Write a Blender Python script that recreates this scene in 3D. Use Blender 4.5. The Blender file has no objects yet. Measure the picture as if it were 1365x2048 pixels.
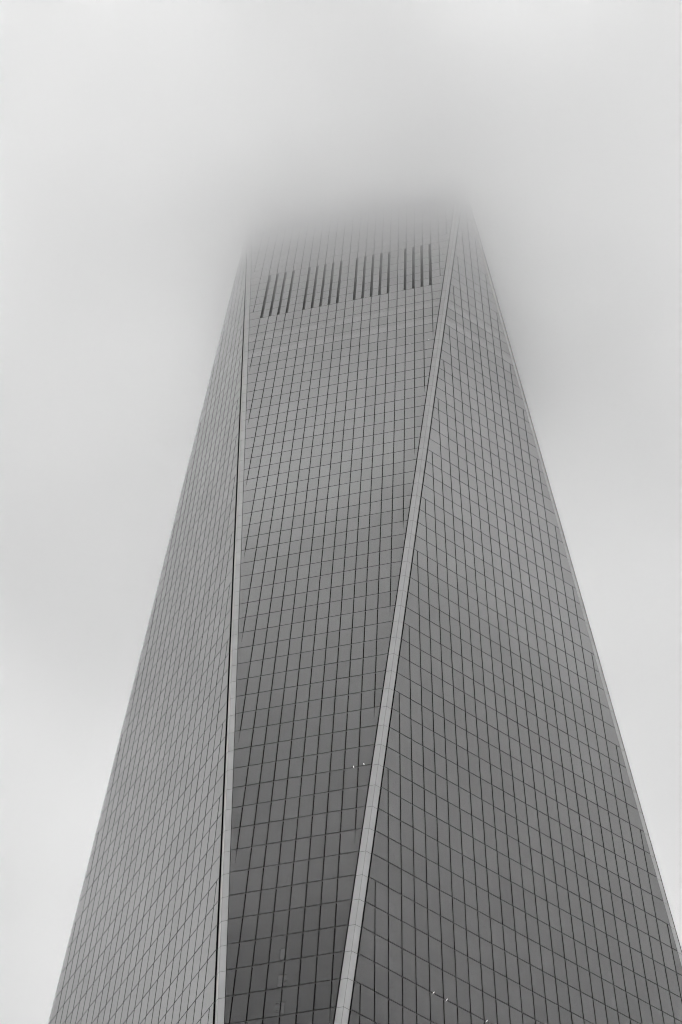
import bpy, math, random
import numpy as np
from mathutils import Matrix, Vector

random.seed(7)
sc = bpy.context.scene

# ------------------------------------------------------------------ camera
CAM = Vector((-87.3687, -135.1570, 2.0))
YAW, PITCH, ROLL = 1.03186828, 1.10206483, 0.03998499
FPX = 4362.53                                  # focal length in pixels of a 2048 px high frame
fwd = Vector((math.cos(PITCH)*math.cos(YAW), math.cos(PITCH)*math.sin(YAW), math.sin(PITCH)))
rt0 = Vector((math.sin(YAW), -math.cos(YAW), 0))
up0 = rt0.cross(fwd)
rt = math.cos(ROLL)*rt0 + math.sin(ROLL)*up0
up = -math.sin(ROLL)*rt0 + math.cos(ROLL)*up0
cd = bpy.data.cameras.new("camera")
cam = bpy.data.objects.new("camera", cd)
sc.collection.objects.link(cam)
cam.matrix_world = Matrix(((rt.x, up.x, -fwd.x, CAM.x), (rt.y, up.y, -fwd.y, CAM.y),
                           (rt.z, up.z, -fwd.z, CAM.z), (0, 0, 0, 1)))
cd.sensor_fit = 'VERTICAL'; cd.sensor_height = 24.0
cd.lens = FPX/2048*24.0
cd.clip_start = 0.5; cd.clip_end = 20000
sc.camera = cam

# ------------------------------------------------------------------ sky, sun, exposure
SUN_EL, SUN_AZ = math.radians(52), math.radians(200)
w = bpy.data.worlds.new("World"); sc.world = w; w.use_nodes = True
nt = w.node_tree; nt.nodes.clear(); L = nt.links
def N(tree, t, **kw):
    n = tree.nodes.new(t)
    for k, v in kw.items(): setattr(n, k, v)
    return n
out = N(nt, 'ShaderNodeOutputWorld'); bg = N(nt, 'ShaderNodeBackground')
bg.inputs['Strength'].default_value = 0.15
sky = N(nt, 'ShaderNodeTexSky', sky_type='NISHITA', sun_disc=False)
sky.sun_elevation = SUN_EL; sky.sun_rotation = SUN_AZ; sky.dust_density = 6.0
bw = N(nt, 'ShaderNodeRGBToBW'); L.new(sky.outputs[0], bw.inputs[0])
tc = N(nt, 'ShaderNodeTexCoord')
mp = N(nt, 'ShaderNodeMapping'); mp.inputs['Scale'].default_value = (1.0, 1.0, 1.6)
mp.inputs['Location'].default_value = (0.35, 0.1, 0.0)
L.new(tc.outputs['Generated'], mp.inputs[0])
nz = N(nt, 'ShaderNodeTexNoise'); nz.inputs['Scale'].default_value = 4.2
nz.inputs['Detail'].default_value = 3.0; nz.inputs['Roughness'].default_value = 0.45
L.new(mp.outputs[0], nz.inputs['Vector'])
mr = N(nt, 'ShaderNodeMapRange')
for i, v in enumerate((0.25, 0.75, 7.6, 9.2)): mr.inputs[1+i].default_value = v
L.new(nz.outputs['Fac'], mr.inputs[0])
mx = N(nt, 'ShaderNodeMix', data_type='FLOAT'); mx.inputs[0].default_value = 0.9
L.new(bw.outputs[0], mx.inputs[2]); L.new(mr.outputs[0], mx.inputs[3])
L.new(mx.outputs[0], bg.inputs['Color']); L.new(bg.outputs[0], out.inputs[0])

sd = bpy.data.lights.new("sun", 'SUN'); sd.energy = 0.8; sd.angle = math.radians(25)
sd.color = (1.0, 1.0, 1.0)
so = bpy.data.objects.new("sun", sd); sc.collection.objects.link(so)
sdir = Vector((math.cos(SUN_EL)*math.sin(SUN_AZ), math.cos(SUN_EL)*math.cos(SUN_AZ), math.sin(SUN_EL)))
so.rotation_euler = sdir.to_track_quat('Z', 'Y').to_euler(); so.location = (0, 0, 600)

vs = sc.view_settings
vs.view_transform = 'Standard'; vs.look = 'None'; vs.gamma = 1.0; vs.exposure = 2.38
vs.use_curve_mapping = False
cy = sc.cycles
cy.max_bounces = 14; cy.diffuse_bounces = 3; cy.glossy_bounces = 3; cy.volume_bounces = 10
cy.volume_step_rate = 0.08; cy.volume_max_steps = 256
cy.use_denoising = True
cy.filter_width = 1.1

# ------------------------------------------------------------------ materials
def material(name):
    m = bpy.data.materials.new(name); m.use_nodes = True
    return m, m.node_tree, m.node_tree.nodes['Principled BSDF']

def make_glass():
    m, t, b = material("coated_glass"); l = t.links
    uv = N(t, 'ShaderNodeUVMap', uv_map="grid"); sp = N(t, 'ShaderNodeSeparateXYZ')
    l.new(uv.outputs[0], sp.inputs[0])                      # x = bays from the face's centre, y = storeys
    def math_(op, a, b_=None, c=None, clamp=False):
        n = N(t, 'ShaderNodeMath', operation=op); n.use_clamp = clamp
        for i, v in enumerate((a, b_, c)):
            if v is None: continue
            if isinstance(v, (int, float)): n.inputs[i].default_value = v
            else: l.new(v, n.inputs[i])
        return n.outputs[0]
    # one value per pane
    fx = math_('FLOOR', sp.outputs[0]); fy = math_('FLOOR', sp.outputs[1])
    cell = N(t, 'ShaderNodeCombineXYZ'); l.new(fx, cell.inputs[0]); l.new(fy, cell.inputs[1])
    wn = N(t, 'ShaderNodeTexWhiteNoise', noise_dimensions='3D'); l.new(cell.outputs[0], wn.inputs['Vector'])
    # soft unevenness inside a pane
    geo = N(t, 'ShaderNodeTexCoord')
    n1 = N(t, 'ShaderNodeTexNoise'); n1.inputs['Scale'].default_value = 0.35; n1.inputs['Detail'].default_value = 3
    l.new(geo.outputs['Object'], n1.inputs['Vector'])
    # ceilings and blinds behind the glass: faint level bands in each storey
    frac = math_('FRACT', sp.outputs[1]); frx = math_('FRACT', sp.outputs[0])
    band = math_('SMOOTH_MIN', math_('PINGPONG', math_('MULTIPLY', frac, 3.0), 0.5), 0.35, 0.2)
    # perimeter columns seen through the lower half of every storey, one each 5.85 bays
    cx = math_('ABSOLUTE', math_('SUBTRACT', math_('PINGPONG', math_('ADD', sp.outputs[0], 0.05), 2.925), 0.0))
    col = math_('LESS_THAN', cx, 0.27)
    low = math_('LESS_THAN', frac, 0.46)
    up_ = math_('GREATER_THAN', frac, 0.04)
    colm = math_('MULTIPLY', math_('MULTIPLY', math_('MULTIPLY', col, low), math_('MULTIPLY', up_, math_('ADD', 0.4, wn.outputs['Value']))), math_('LESS_THAN', sp.outputs[1], 42.0))
    # louvred rows: 44 and 46 paler in their lower part, 47 upwards ribbed metal
    def row(k0, k1):
        return math_('MULTIPLY', math_('GREATER_THAN', sp.outputs[1], k0), math_('LESS_THAN', sp.outputs[1], k1))
    pale = math_('ADD', row(44.0, 44.62), row(46.0, 46.62))
    mech = row(47.0, 70.0)
    rib = math_('PINGPONG', math_('MULTIPLY', frx, 9.0), 0.5)
    v = math_('ADD', 0.006, math_('MULTIPLY', wn.outputs['Value'], 0.005))
    v = math_('ADD', v, math_('MULTIPLY', n1.outputs['Fac'], 0.014))
    v = math_('ADD', v, math_('MULTIPLY', band, 0.006))
    v = math_('ADD', v, math_('MULTIPLY', colm, 0.016))
    v = math_('ADD', v, math_('MULTIPLY', pale, 0.12))
    v = math_('ADD', v, math_('MULTIPLY', mech, math_('ADD', 0.045, math_('MULTIPLY', rib, 0.03))))
    cc = N(t, 'ShaderNodeCombineColor')
    for i in range(3): l.new(v, cc.inputs[i])
    l.new(cc.outputs[0], b.inputs['Base Color'])
    b.inputs['Roughness'].default_value = 0.5
    b.inputs['Specular IOR Level'].default_value = 0.0
    # reflective coating: mirror part grows with the angle of incidence, a little uneven from pane to pane
    lw = N(t, 'ShaderNodeLayerWeight'); lw.inputs['Blend'].default_value = 0.5
    fc = N(t, 'ShaderNodeFloatCurve'); cv = fc.mapping.curves[0]
    cv.points[0].location = (0, 0.06); cv.points[1].location = (1, 1)
    for p_ in ((0.434, 0.098), (0.48, 0.175), (0.55, 0.26), (0.60, 0.36), (0.66, 0.525), (0.74, 0.53), (0.85, 0.66)): cv.points.new(*p_)
    fc.mapping.update(); l.new(lw.outputs['Facing'], fc.inputs['Value'])
    fr = fc.outputs[0]
    fr = math_('MULTIPLY', fr, math_('ADD', 0.98, math_('MULTIPLY', wn.outputs['Value'], 0.04)))
    gl = N(t, 'ShaderNodeBsdfGlossy'); gl.inputs['Roughness'].default_value = 0.05
    ms = N(t, 'ShaderNodeMixShader'); l.new(fr, ms.inputs[0])
    l.new(b.outputs[0], ms.inputs[1]); l.new(gl.outputs[0], ms.inputs[2])
    l.new(ms.outputs[0], t.nodes['Material Output'].inputs['Surface'])
    # panes are never quite flat
    bp = N(t, 'ShaderNodeBump'); bp.inputs['Strength'].default_value = 0.03; bp.inputs['Distance'].default_value = 0.3
    l.new(n1.outputs['Fac'], bp.inputs['Height']); l.new(bp.outputs[0], gl.inputs['Normal'])
    return m

def make_plain(name, base, rough, metal=0.0, spec=0.5, var=0.0, scale=1.0, stretch=(1, 1, 1)):
    m, t, b = material(name); l = t.links
    tc_ = N(t, 'ShaderNodeTexCoord'); mp_ = N(t, 'ShaderNodeMapping'); mp_.inputs['Scale'].default_value = stretch
    nz_ = N(t, 'ShaderNodeTexNoise'); nz_.inputs['Scale'].default_value = scale; nz_.inputs['Detail'].default_value = 5
    l.new(tc_.outputs['Object'], mp_.inputs[0]); l.new(mp_.outputs[0], nz_.inputs['Vector'])
    r_ = N(t, 'ShaderNodeMapRange')
    for i, v in enumerate((0.25, 0.75, base-var, base+var)): r_.inputs[1+i].default_value = v
    l.new(nz_.outputs['Fac'], r_.inputs[0])
    cc = N(t, 'ShaderNodeCombineColor')
    for i in range(3): l.new(r_.outputs[0], cc.inputs[i])
    l.new(cc.outputs[0], b.inputs['Base Color'])
    b.inputs['Roughness'].default_value = rough; b.inputs['Metallic'].default_value = metal
    b.inputs['Specular IOR Level'].default_value = spec
    return m

GLASS = make_glass()
STEEL = make_plain("embossed_stainless_steel", 0.30, 0.32, 0.85, 0.5, 0.03, 0.5, (1, 1, 0.6))
_sb = STEEL.node_tree.nodes["Principled BSDF"]
_sb.inputs["Coat Weight"].default_value = 1.0; _sb.inputs["Coat IOR"].default_value = 1.7; _sb.inputs["Coat Roughness"].default_value = 0.22
BLACK = make_plain("black_gasket", 0.004, 0.9, 0, 0.0, 0.001, 1.0)
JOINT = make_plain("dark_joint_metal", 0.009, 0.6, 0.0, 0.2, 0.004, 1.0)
CORE = make_plain("dark_core", 0.006, 0.9, 0, 0.0, 0.002, 0.3)
LOUVER = make_plain("dark_louver_metal", 0.03, 0.5, 0.0, 0.3, 0.008, 0.6)
PAVING = make_plain("grey_paving", 0.24, 0.8, 0, 0.3, 0.05, 0.4)
FIN = make_plain("podium_glass_fins", 0.22, 0.35, 0.0, 0.5, 0.03, 0.5)
LAMP, _t, _b = material("white_lamp")
_b.inputs['Base Color'].default_value = (0.8, 0.8, 0.8, 1)
_b.inputs['Emission Color'].default_value = (1, 1, 1, 1); _b.inputs['Emission Strength'].default_value = 0.15

# ------------------------------------------------------------------ mesh helpers
def link(name, me, parent=None, kind=None):
    o = bpy.data.objects.new(name, me); sc.collection.objects.link(o)
    o.parent = parent
    if kind: o["kind"] = kind
    return o

class MB:
    """collects faces with a material slot and grid coordinates; builds one mesh"""
    def __init__(s): s.v, s.f, s.m, s.uv = [], [], [], []
    def face(s, pts, mat=0, uvs=None):
        i = len(s.v); s.v += [tuple(p) for p in pts]; s.f.append(tuple(range(i, i+len(pts))))
        s.m.append(mat); s.uv += uvs if uvs else [(0.0, 0.0)]*len(pts)
    def merge(s, o):
        i = len(s.v); s.v += o.v; s.f += [tuple(a+i for a in f) for f in o.f]; s.m += o.m; s.uv += o.uv
    def build(s, name, mats, parent=None, kind=None):
        me = bpy.data.meshes.new(name); me.from_pydata(s.v, [], s.f)
        for m in mats: me.materials.append(m)
        me.polygons.foreach_set('material_index', s.m)
        lay = me.uv_layers.new(name="grid"); lay.data.foreach_set('uv', np.array(s.uv, 'f').ravel())
        me.update()
        return link(name, me, parent, kind)
    def prism(s, front, back, mats=(0, 1), uvs=None, closed=False):
        """front and back rings of equal length, front seen counter-clockwise from outside"""
        s.face(front, mats[0], uvs)
        n = len(front)
        for i in range(n):
            j = (i+1) % n
            s.face([front[i], back[i], back[j], front[j]], mats[1])
        if closed: s.face(back[::-1], mats[1])
    def box(s, x0, x1, y0, y1, z0, z1, mat=0):
        p = [Vector(q) for q in ((x0,y0,z0),(x1,y0,z0),(x1,y1,z0),(x0,y1,z0),(x0,y0,z1),(x1,y0,z1),(x1,y1,z1),(x0,y1,z1))]
        for f in ((3,2,1,0),(4,5,6,7),(0,1,5,4),(1,2,6,5),(2,3,7,6),(3,0,4,7)): s.face([p[i] for i in f], mat)

# ------------------------------------------------------------------ tower geometry
H, ZB, ZT = 30.48, 56.7, 417.0
SL = H/(ZT-ZB)                       # how far an edge moves sideways per metre of height
Z0, F = 150.7064, 4.064              # a joint level and the storey height
KB, KT = (ZB-Z0)/F, (ZT-Z0)/F
W = 1.495                            # bay width
PROUD = 0.12                         # glass stands this far outside the steel edges
DEPTH = 0.7                          # the dark core stands this far behind
GV, GH = 0.108, 0.15                # vertical and level joint widths
R2 = 1/math.sqrt(2)

def rotz(p, q):                      # q quarter turns
    x, y, z = p
    for _ in range(q): x, y = -y, x
    return Vector((x, y, z))

class Face:
    """u runs to the right as seen from outside, z is height, off is out of the face"""
    def __init__(s, kind, q):
        s.kind, s.q = kind, q
        if kind == 'vertical':
            s.wl = s.wr = 0.61; s.g = 0.10
        else:
            s.wl = s.wr = 0.62; s.g = 0.09
    def half(s, z):
        t = SL*(z-ZB)
        return H-t if s.kind == 'vertical' else t*R2
    def P(s, u, z, off=0.0):
        if s.kind == 'vertical': p = (u, -H-off, z)
        else:
            a = -H+SL*(z-ZB)/2
            # outward normal leans up: the face leans back by SL*R2 per metre
            nz_ = SL*R2; k = off/math.sqrt(1+nz_*nz_)
            p = (a+u*R2-k*R2, a-u*R2-k*R2, z+k*nz_)
        return rotz(p, s.q)

VISIBLE = [Face('vertical', 0), Face('slanted', 0), Face('vertical', 3)]
HIDDEN = [Face('vertical', 1), Face('vertical', 2), Face('slanted', 1), Face('slanted', 2), Face('slanted', 3)]
# the left vertical face shows a narrower strip of steel along its near edge (its right one)
VISIBLE[2].wr = 0.42; VISIBLE[2].g = 0.15

def pix(p):
    d = Vector(p)-CAM; zf = d.dot(fwd)
    return (682.5+FPX*d.dot(rt)/zf, 1024-FPX*d.dot(up)/zf)

def area_in_frame(pts):
    q = [pix(p) for p in pts]
    cx = sum(a for a, _ in q)/len(q); cyy = sum(b for _, b in q)/len(q)
    if not (0 < cx < 1365 and 430 < cyy < 2048): return 0.0
    return abs(sum(q[i][0]*q[(i+1) % len(q)][1]-q[(i+1) % len(q)][0]*q[i][1] for i in range(len(q))))/2

SLOTS = [0, 1, 2, 3, 5, 6, 7, 8, 9, 11, 12, 13, 14, 15, 17, 18, 19, 20]
SLOT_W = 0.45
def slot_u(i): return (-9.85+0.985*i)*W      # centre of a slot

def rows(face):
    """for each storey row: bottom, top and the bay boundaries at bottom and top"""
    k = math.floor(KB)
    while k < KT:
        za, zb = max(ZB, Z0+F*k), min(ZT, Z0+F*(k+1))
        if zb-za > 0.5:
            def lim(z): return (-(face.half(z)-face.wl-face.g), face.half(z)-face.wr-face.g)
            a, b = lim(za+GH/2), lim(zb-GH/2)
            if a[1]-a[0] > 0.3 and b[1]-b[0] > 0.3:
                tight = b if face.kind == 'vertical' else a
                ms = [n*W for n in range(-25, 26) if tight[0]+0.40 < n*W < tight[1]-0.40]
                yield k, za+GH/2, zb-GH/2, a, b, ms
        k += 1

def build_face(face):
    panes, joints = [], []
    for k, za, zb, a, b, ms in rows(face):
        lo = [a[0]]+[m for m in ms]+[a[1]]; hi = [b[0]]+[m for m in ms]+[b[1]]
        mech = face.kind == 'slanted' and 49 <= k <= 54
        for i in range(len(lo)-1):
            l0 = lo[i]+(GV/2 if i > 0 else 0); l1 = hi[i]+(GV/2 if i > 0 else 0)
            r0 = lo[i+1]-(GV/2 if i < len(lo)-2 else 0); r1 = hi[i+1]-(GV/2 if i < len(lo)-2 else 0)
            pieces = [(l0, r0, l1, r1)]
            if mech:                                   # the slots cut into the panes beside them
                for s in SLOTS:
                    c0, c1 = slot_u(s)-SLOT_W/2, slot_u(s)+SLOT_W/2
                    nxt = []
                    for (p0, q0, p1, q1) in pieces:
                        if c1 <= p0 or c0 >= q0: nxt.append((p0, q0, p1, q1)); continue
                        if c0-p0 > 0.12: nxt.append((p0, c0, p1, c0))
                        if q0-c1 > 0.12: nxt.append((c1, q0, c1, q1))
                    pieces = nxt
            for (p0, q0, p1, q1) in pieces:
                if q0-p0 < 0.02 and q1-p1 < 0.02: continue
                jit = random.uniform(-0.006, 0.006)
                o_ = PROUD+jit
                fr = [face.P(p0, za, o_), face.P(q0, za, o_), face.P(q1, zb, o_), face.P(p1, zb, o_)]
                bk = [face.P(p0, za, -0.05), face.P(q0, za, -0.05), face.P(q1, zb, -0.05), face.P(p1, zb, -0.05)]
                va, vb = (za-Z0)/F, (zb-Z0)/F
                uvs = [(p0/W, va), (q0/W, va), (q1/W, vb), (p1/W, vb)]
                m = MB(); m.prism(fr, bk, (0, 1), uvs)
                panes.append((area_in_frame(fr), m, k, i))
        # level joint under the row: a dark bar set back in the gap, broken by the slots
        if k > math.floor(KB):
            z = Z0+F*k; e = face.half(z)
            u0, u1 = -(e-face.wl-face.g), e-face.wr-face.g
            segs = [(u0, u1)]
            if face.kind == 'slanted' and 50 <= k <= 54:
                segs = []; x = u0
                for s in SLOTS:
                    segs.append((x, slot_u(s)-SLOT_W/2)); x = slot_u(s)+SLOT_W/2
                segs.append((x, u1))
            m = MB(); h = GH/2-0.004; o1, o0 = PROUD-0.05, -0.05
            for (s0, s1) in segs:
                fr = [face.P(s0, z-h, o1), face.P(s1, z-h, o1), face.P(s1, z+h, o1), face.P(s0, z+h, o1)]
                bk = [face.P(s0, z-h, o0), face.P(s1, z-h, o0), face.P(s1, z+h, o0), face.P(s0, z+h, o0)]
                m.prism(fr, bk, (0, 0))
            joints.append((k, m))
    return panes, joints

tower = bpy.data.objects.new("skyscraper", None); sc.collection.objects.link(tower)
tower["label"] = "tall faceted glass skyscraper with steel edges, its top lost in low cloud"
tower["category"] = "skyscraper"

# dark core: the eight triangles set back by DEPTH
def core():
    m = MB()
    h = H-DEPTH
    b = [Vector((-h, -h, ZB)), Vector((h, -h, ZB)), Vector((h, h, ZB)), Vector((-h, h, ZB))]
    t = [Vector((0, -h, ZT-0.6)), Vector((h, 0, ZT-0.6)), Vector((0, h, ZT-0.6)), Vector((-h, 0, ZT-0.6))]
    for i in range(4):
        m.face([b[i], b[(i+1) % 4], t[i]]); m.face([b[(i+1) % 4], t[(i+1) % 4], t[i]])
    m.face(t)
    return m.build("core_wall", [CORE], tower)
core()

all_panes, rest_joints = [], MB()
for face in VISIBLE:
    panes, joints = build_face(face)
    all_panes += panes
    for k, m in joints: m.build("floor_joint", [JOINT], tower)
all_panes.sort(key=lambda a: -a[0])
pane_rest = MB()
for j, (ar, m, k, i) in enumerate(all_panes):
    if j < 300: m.build("glass_panel", [GLASS, BLACK], tower)
    else: pane_rest.merge(m)
for face in HIDDEN:
    panes, joints = build_face(face)
    for _, m, _, _ in panes: pane_rest.merge(m)
    for _, m in joints: rest_joints.merge(m)
pane_rest.build("glass_panel", [GLASS, BLACK], tower, "stuff")
rest_joints.build("floor_joint", [JOINT], tower, "stuff")

# folded stainless steel edge panels, one per storey and edge
def edge_panels(vf, sf, side_v, side_s, visible):
    """the edge where vertical face vf meets slanted face sf; side +1: right-hand edge of that face"""
    res = []
    k = math.floor(KB)
    wv = vf.wr if side_v > 0 else vf.wl
    ws = sf.wr if side_s > 0 else sf.wl
    while k < KT:
        za, zb = max(ZB, Z0+F*k)+0.022, min(ZT, Z0+F*(k+1))-0.022
        k += 1
        if zb-za < 0.5: continue
        jit = random.uniform(-0.003, 0.003)
        def ring(z, off):
            ev, es = vf.half(z), sf.half(z)
            a = vf.P(side_v*max(ev-wv, 0.0), z, off); r = vf.P(side_v*(ev-0.013), z, off)
            c = sf.P(side_s*max(es-ws, 0.0), z, off); q_ = sf.P(side_s*(es-0.013), z, off)
            return a, r, c, q_
        A0, R0, C0, Q0 = ring(za, jit); A1, R1, C1, Q1 = ring(zb, jit)
        a0, r0, c0, q0 = ring(za, -0.25); a1, r1, c1, q1 = ring(zb, -0.25)
        m = MB()
        def quad(pts): m.face(pts if side_v < 0 else pts[::-1], 0)
        quad([R0, A0, A1, R1]); quad([C0, Q0, Q1, C1]); quad([Q0, R0, R1, Q1])
        quad([A0, a0, a1, A1]); quad([c0, C0, C1, c1])
        quad([A0, R0, r0, a0]); quad([Q0, C0, c0, q0]); quad([R1, A1, a1, r1]); quad([C1, Q1, q1, c1])
        m.m = [0, 0, 2, 1, 1, 1, 1, 1, 1]
        res.append(m)
    return res
edge_rest = MB()
V = {0: VISIBLE[0], 3: VISIBLE[2], 1: HIDDEN[0], 2: HIDDEN[1]}
S_ = {0: VISIBLE[1], 1: HIDDEN[2], 2: HIDDEN[3], 3: HIDDEN[4]}
# slanted face q lies at the left edge of vertical face q and the right edge of vertical face q+3
for q in range(4):
    for m in edge_panels(V[q], S_[q], -1, +1, True):
        if q == 0: m.build("edge_panel", [STEEL, BLACK, LOUVER], tower)
        else: edge_rest.merge(m) if q != 3 else m.build("edge_panel", [STEEL, BLACK, LOUVER], tower)
    for m in edge_panels(V[(q+3) % 4], S_[q], +1, -1, True):
        if q in (0, 1): m.build("edge_panel", [STEEL, BLACK, LOUVER], tower)
        else: edge_rest.merge(m)
edge_rest.build("edge_panel", [STEEL, BLACK, LOUVER], tower, "stuff")

# the tall dark ventilation slots of the slanted face
sf = VISIBLE[1]
zs0, zs1 = Z0+F*49+GH/2, Z0+F*55-GH/2
for s in SLOTS:
    c = slot_u(s); u0, u1 = c-SLOT_W/2, c+SLOT_W/2
    slot = MB()
    fr = [sf.P(u0, zs0, PROUD), sf.P(u1, zs0, PROUD), sf.P(u1, zs1, PROUD), sf.P(u0, zs1, PROUD)]
    bk = [sf.P(u0, zs0, -0.55), sf.P(u1, zs0, -0.55), sf.P(u1, zs1, -0.55), sf.P(u0, zs1, -0.55)]
    slot.face(bk, 0)
    for i in range(4):
        j = (i+1) % 4
        slot.face([bk[i], fr[i], fr[j], bk[j]], 1)
    o = slot.build("ventilation_slot", [CORE, BLACK], tower)
    bl = MB(); n = 36
    for i in range(n):
        z = zs0+(zs1-zs0)*(i+0.5)/n
        bl.face([sf.P(u0+0.01, z-0.12, -0.30), sf.P(u1-0.01, z-0.12, -0.30), sf.P(u1-0.01, z+0.12, -0.48), sf.P(u0+0.01, z+0.12, -0.48)])
    bl.build("louver_blades", [LOUVER], o, "stuff")

# fold shade put in as slim dark wedges below each slanted-face joint end
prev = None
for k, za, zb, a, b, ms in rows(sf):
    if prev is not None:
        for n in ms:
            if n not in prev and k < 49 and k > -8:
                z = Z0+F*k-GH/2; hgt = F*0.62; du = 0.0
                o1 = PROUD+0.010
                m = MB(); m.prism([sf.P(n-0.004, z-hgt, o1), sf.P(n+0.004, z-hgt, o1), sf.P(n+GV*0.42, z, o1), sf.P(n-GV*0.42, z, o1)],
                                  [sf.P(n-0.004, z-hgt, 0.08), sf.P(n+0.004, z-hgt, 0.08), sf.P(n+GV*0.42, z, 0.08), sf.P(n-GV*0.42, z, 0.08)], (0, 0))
                m.build("fold_shade_wedge", [JOINT], tower)
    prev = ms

# small white lamps fixed at the level joints
for face, u, k in ((VISIBLE[0], -8.58*1.524, 2.0), (VISIBLE[0], -7.63*1.524, 2.0), (VISIBLE[0], -4.74*1.524, 2.0),
                   (sf, 4.32*1.524, 10.05), (sf, 3.61*1.524, 10.0), (sf, 7.38*1.524, 42.0), (sf, 9.36*1.524, 42.05)):
    z = Z0+F*k; r = 0.028 if k < 20 else 0.018; m = MB()
    ring = [(r*math.cos(a_), r*math.sin(a_)) for a_ in [i*math.pi/4 for i in range(8)]]
    fr = [face.P(u+x*0.7, z+y*0.7, PROUD+0.16) for x, y in ring]; bk = [face.P(u+x, z+y, PROUD-0.04) for x, y in ring]
    m.prism(fr, bk, (0, 0)); m.build("joint_lamp", [LAMP], tower)

# podium below the frame, roof parapet inside the cloud
m = MB(); m.box(-H+0.6, H-0.6, -H+0.6, H-0.6, 0.0, ZB-0.05); m.build("podium_wall", [CORE], tower)
fin = MB()
for q in range(4):
    n = 40
    for i in range(n):
        u = -H+0.4+(2*H-0.8)*(i+0.5)/n
        for (a_, b_) in ((6.0, 31.0), (31.15, ZB-0.1)):
            fr = [rotz((u-0.66, -H-0.05, a_), q), rotz((u+0.66, -H-0.25, a_), q), rotz((u+0.66, -H-0.25, b_), q), rotz((u-0.66, -H-0.05, b_), q)]
            bk = [rotz((u-0.66, -H+0.5, a_), q), rotz((u+0.66, -H+0.5, a_), q), rotz((u+0.66, -H+0.5, b_), q), rotz((u-0.66, -H+0.5, b_), q)]
            fin.prism(fr, bk, (0, 0))
fin.build("podium_fin", [FIN], tower, "stuff")

# ------------------------------------------------------------------ ground
g = MB(); n = 12; R = 4000.0
g.face([(-R, -R, 0), (R, -R, 0), (R, R, 0), (-R, R, 0)])
go = g.build("ground", [PAVING]); go["kind"] = "structure"

# ------------------------------------------------------------------ low cloud round the tower top
FZ0, FZ1, FR = 300.0, 424.0, 800.0
c = MB(); c.box(-FR, FR, -FR, FR, FZ0, FZ1)
fm = bpy.data.materials.new("cloud_vapour"); fm.use_nodes = True
t = fm.node_tree; t.nodes.clear(); l = t.links
mo = N(t, 'ShaderNodeOutputMaterial'); pv = N(t, 'ShaderNodeVolumePrincipled')
pv.inputs['Color'].default_value = (0.998, 0.998, 0.998, 1)
pv.inputs['Anisotropy'].default_value = 0.0
geo = N(t, 'ShaderNodeNewGeometry'); sx = N(t, 'ShaderNodeSeparateXYZ'); l.new(geo.outputs['Position'], sx.inputs[0])
nn = N(t, 'ShaderNodeTexNoise'); nn.inputs['Scale'].default_value = 0.017; nn.inputs['Detail'].default_value = 2.5
nn.inputs['Roughness'].default_value = 0.5
mm = N(t, 'ShaderNodeMapping'); mm.inputs['Location'].default_value = (14.2, 13.3, 0.9); mm.inputs['Scale'].default_value = (1, 1, 0.8)
l.new(geo.outputs['Position'], mm.inputs[0]); l.new(mm.outputs[0], nn.inputs['Vector'])
# height displaced by the noise, then an exponential rise of density
def M(op, a, b=None):
    x = N(t, 'ShaderNodeMath', operation=op)
    for i, v in enumerate((a, b)):
        if v is None: continue
        if isinstance(v, (int, float)): x.inputs[i].default_value = v
        else: l.new(v, x.inputs[i])
    return x.outputs[0]
zz = M('ADD', sx.outputs[2], M('MULTIPLY', M('SUBTRACT', nn.outputs['Fac'], 0.5), 26.0))
ex = M('EXPONENT', M('DIVIDE', M('SUBTRACT', zz, 392.0), 15.0))
den = M('MULTIPLY', M('MINIMUM', ex, 1.25), 0.11)
l.new(den, pv.inputs['Density']); l.new(pv.outputs[0], mo.inputs['Volume'])
co = c.build("low_cloud", [fm]); co["kind"] = "stuff"
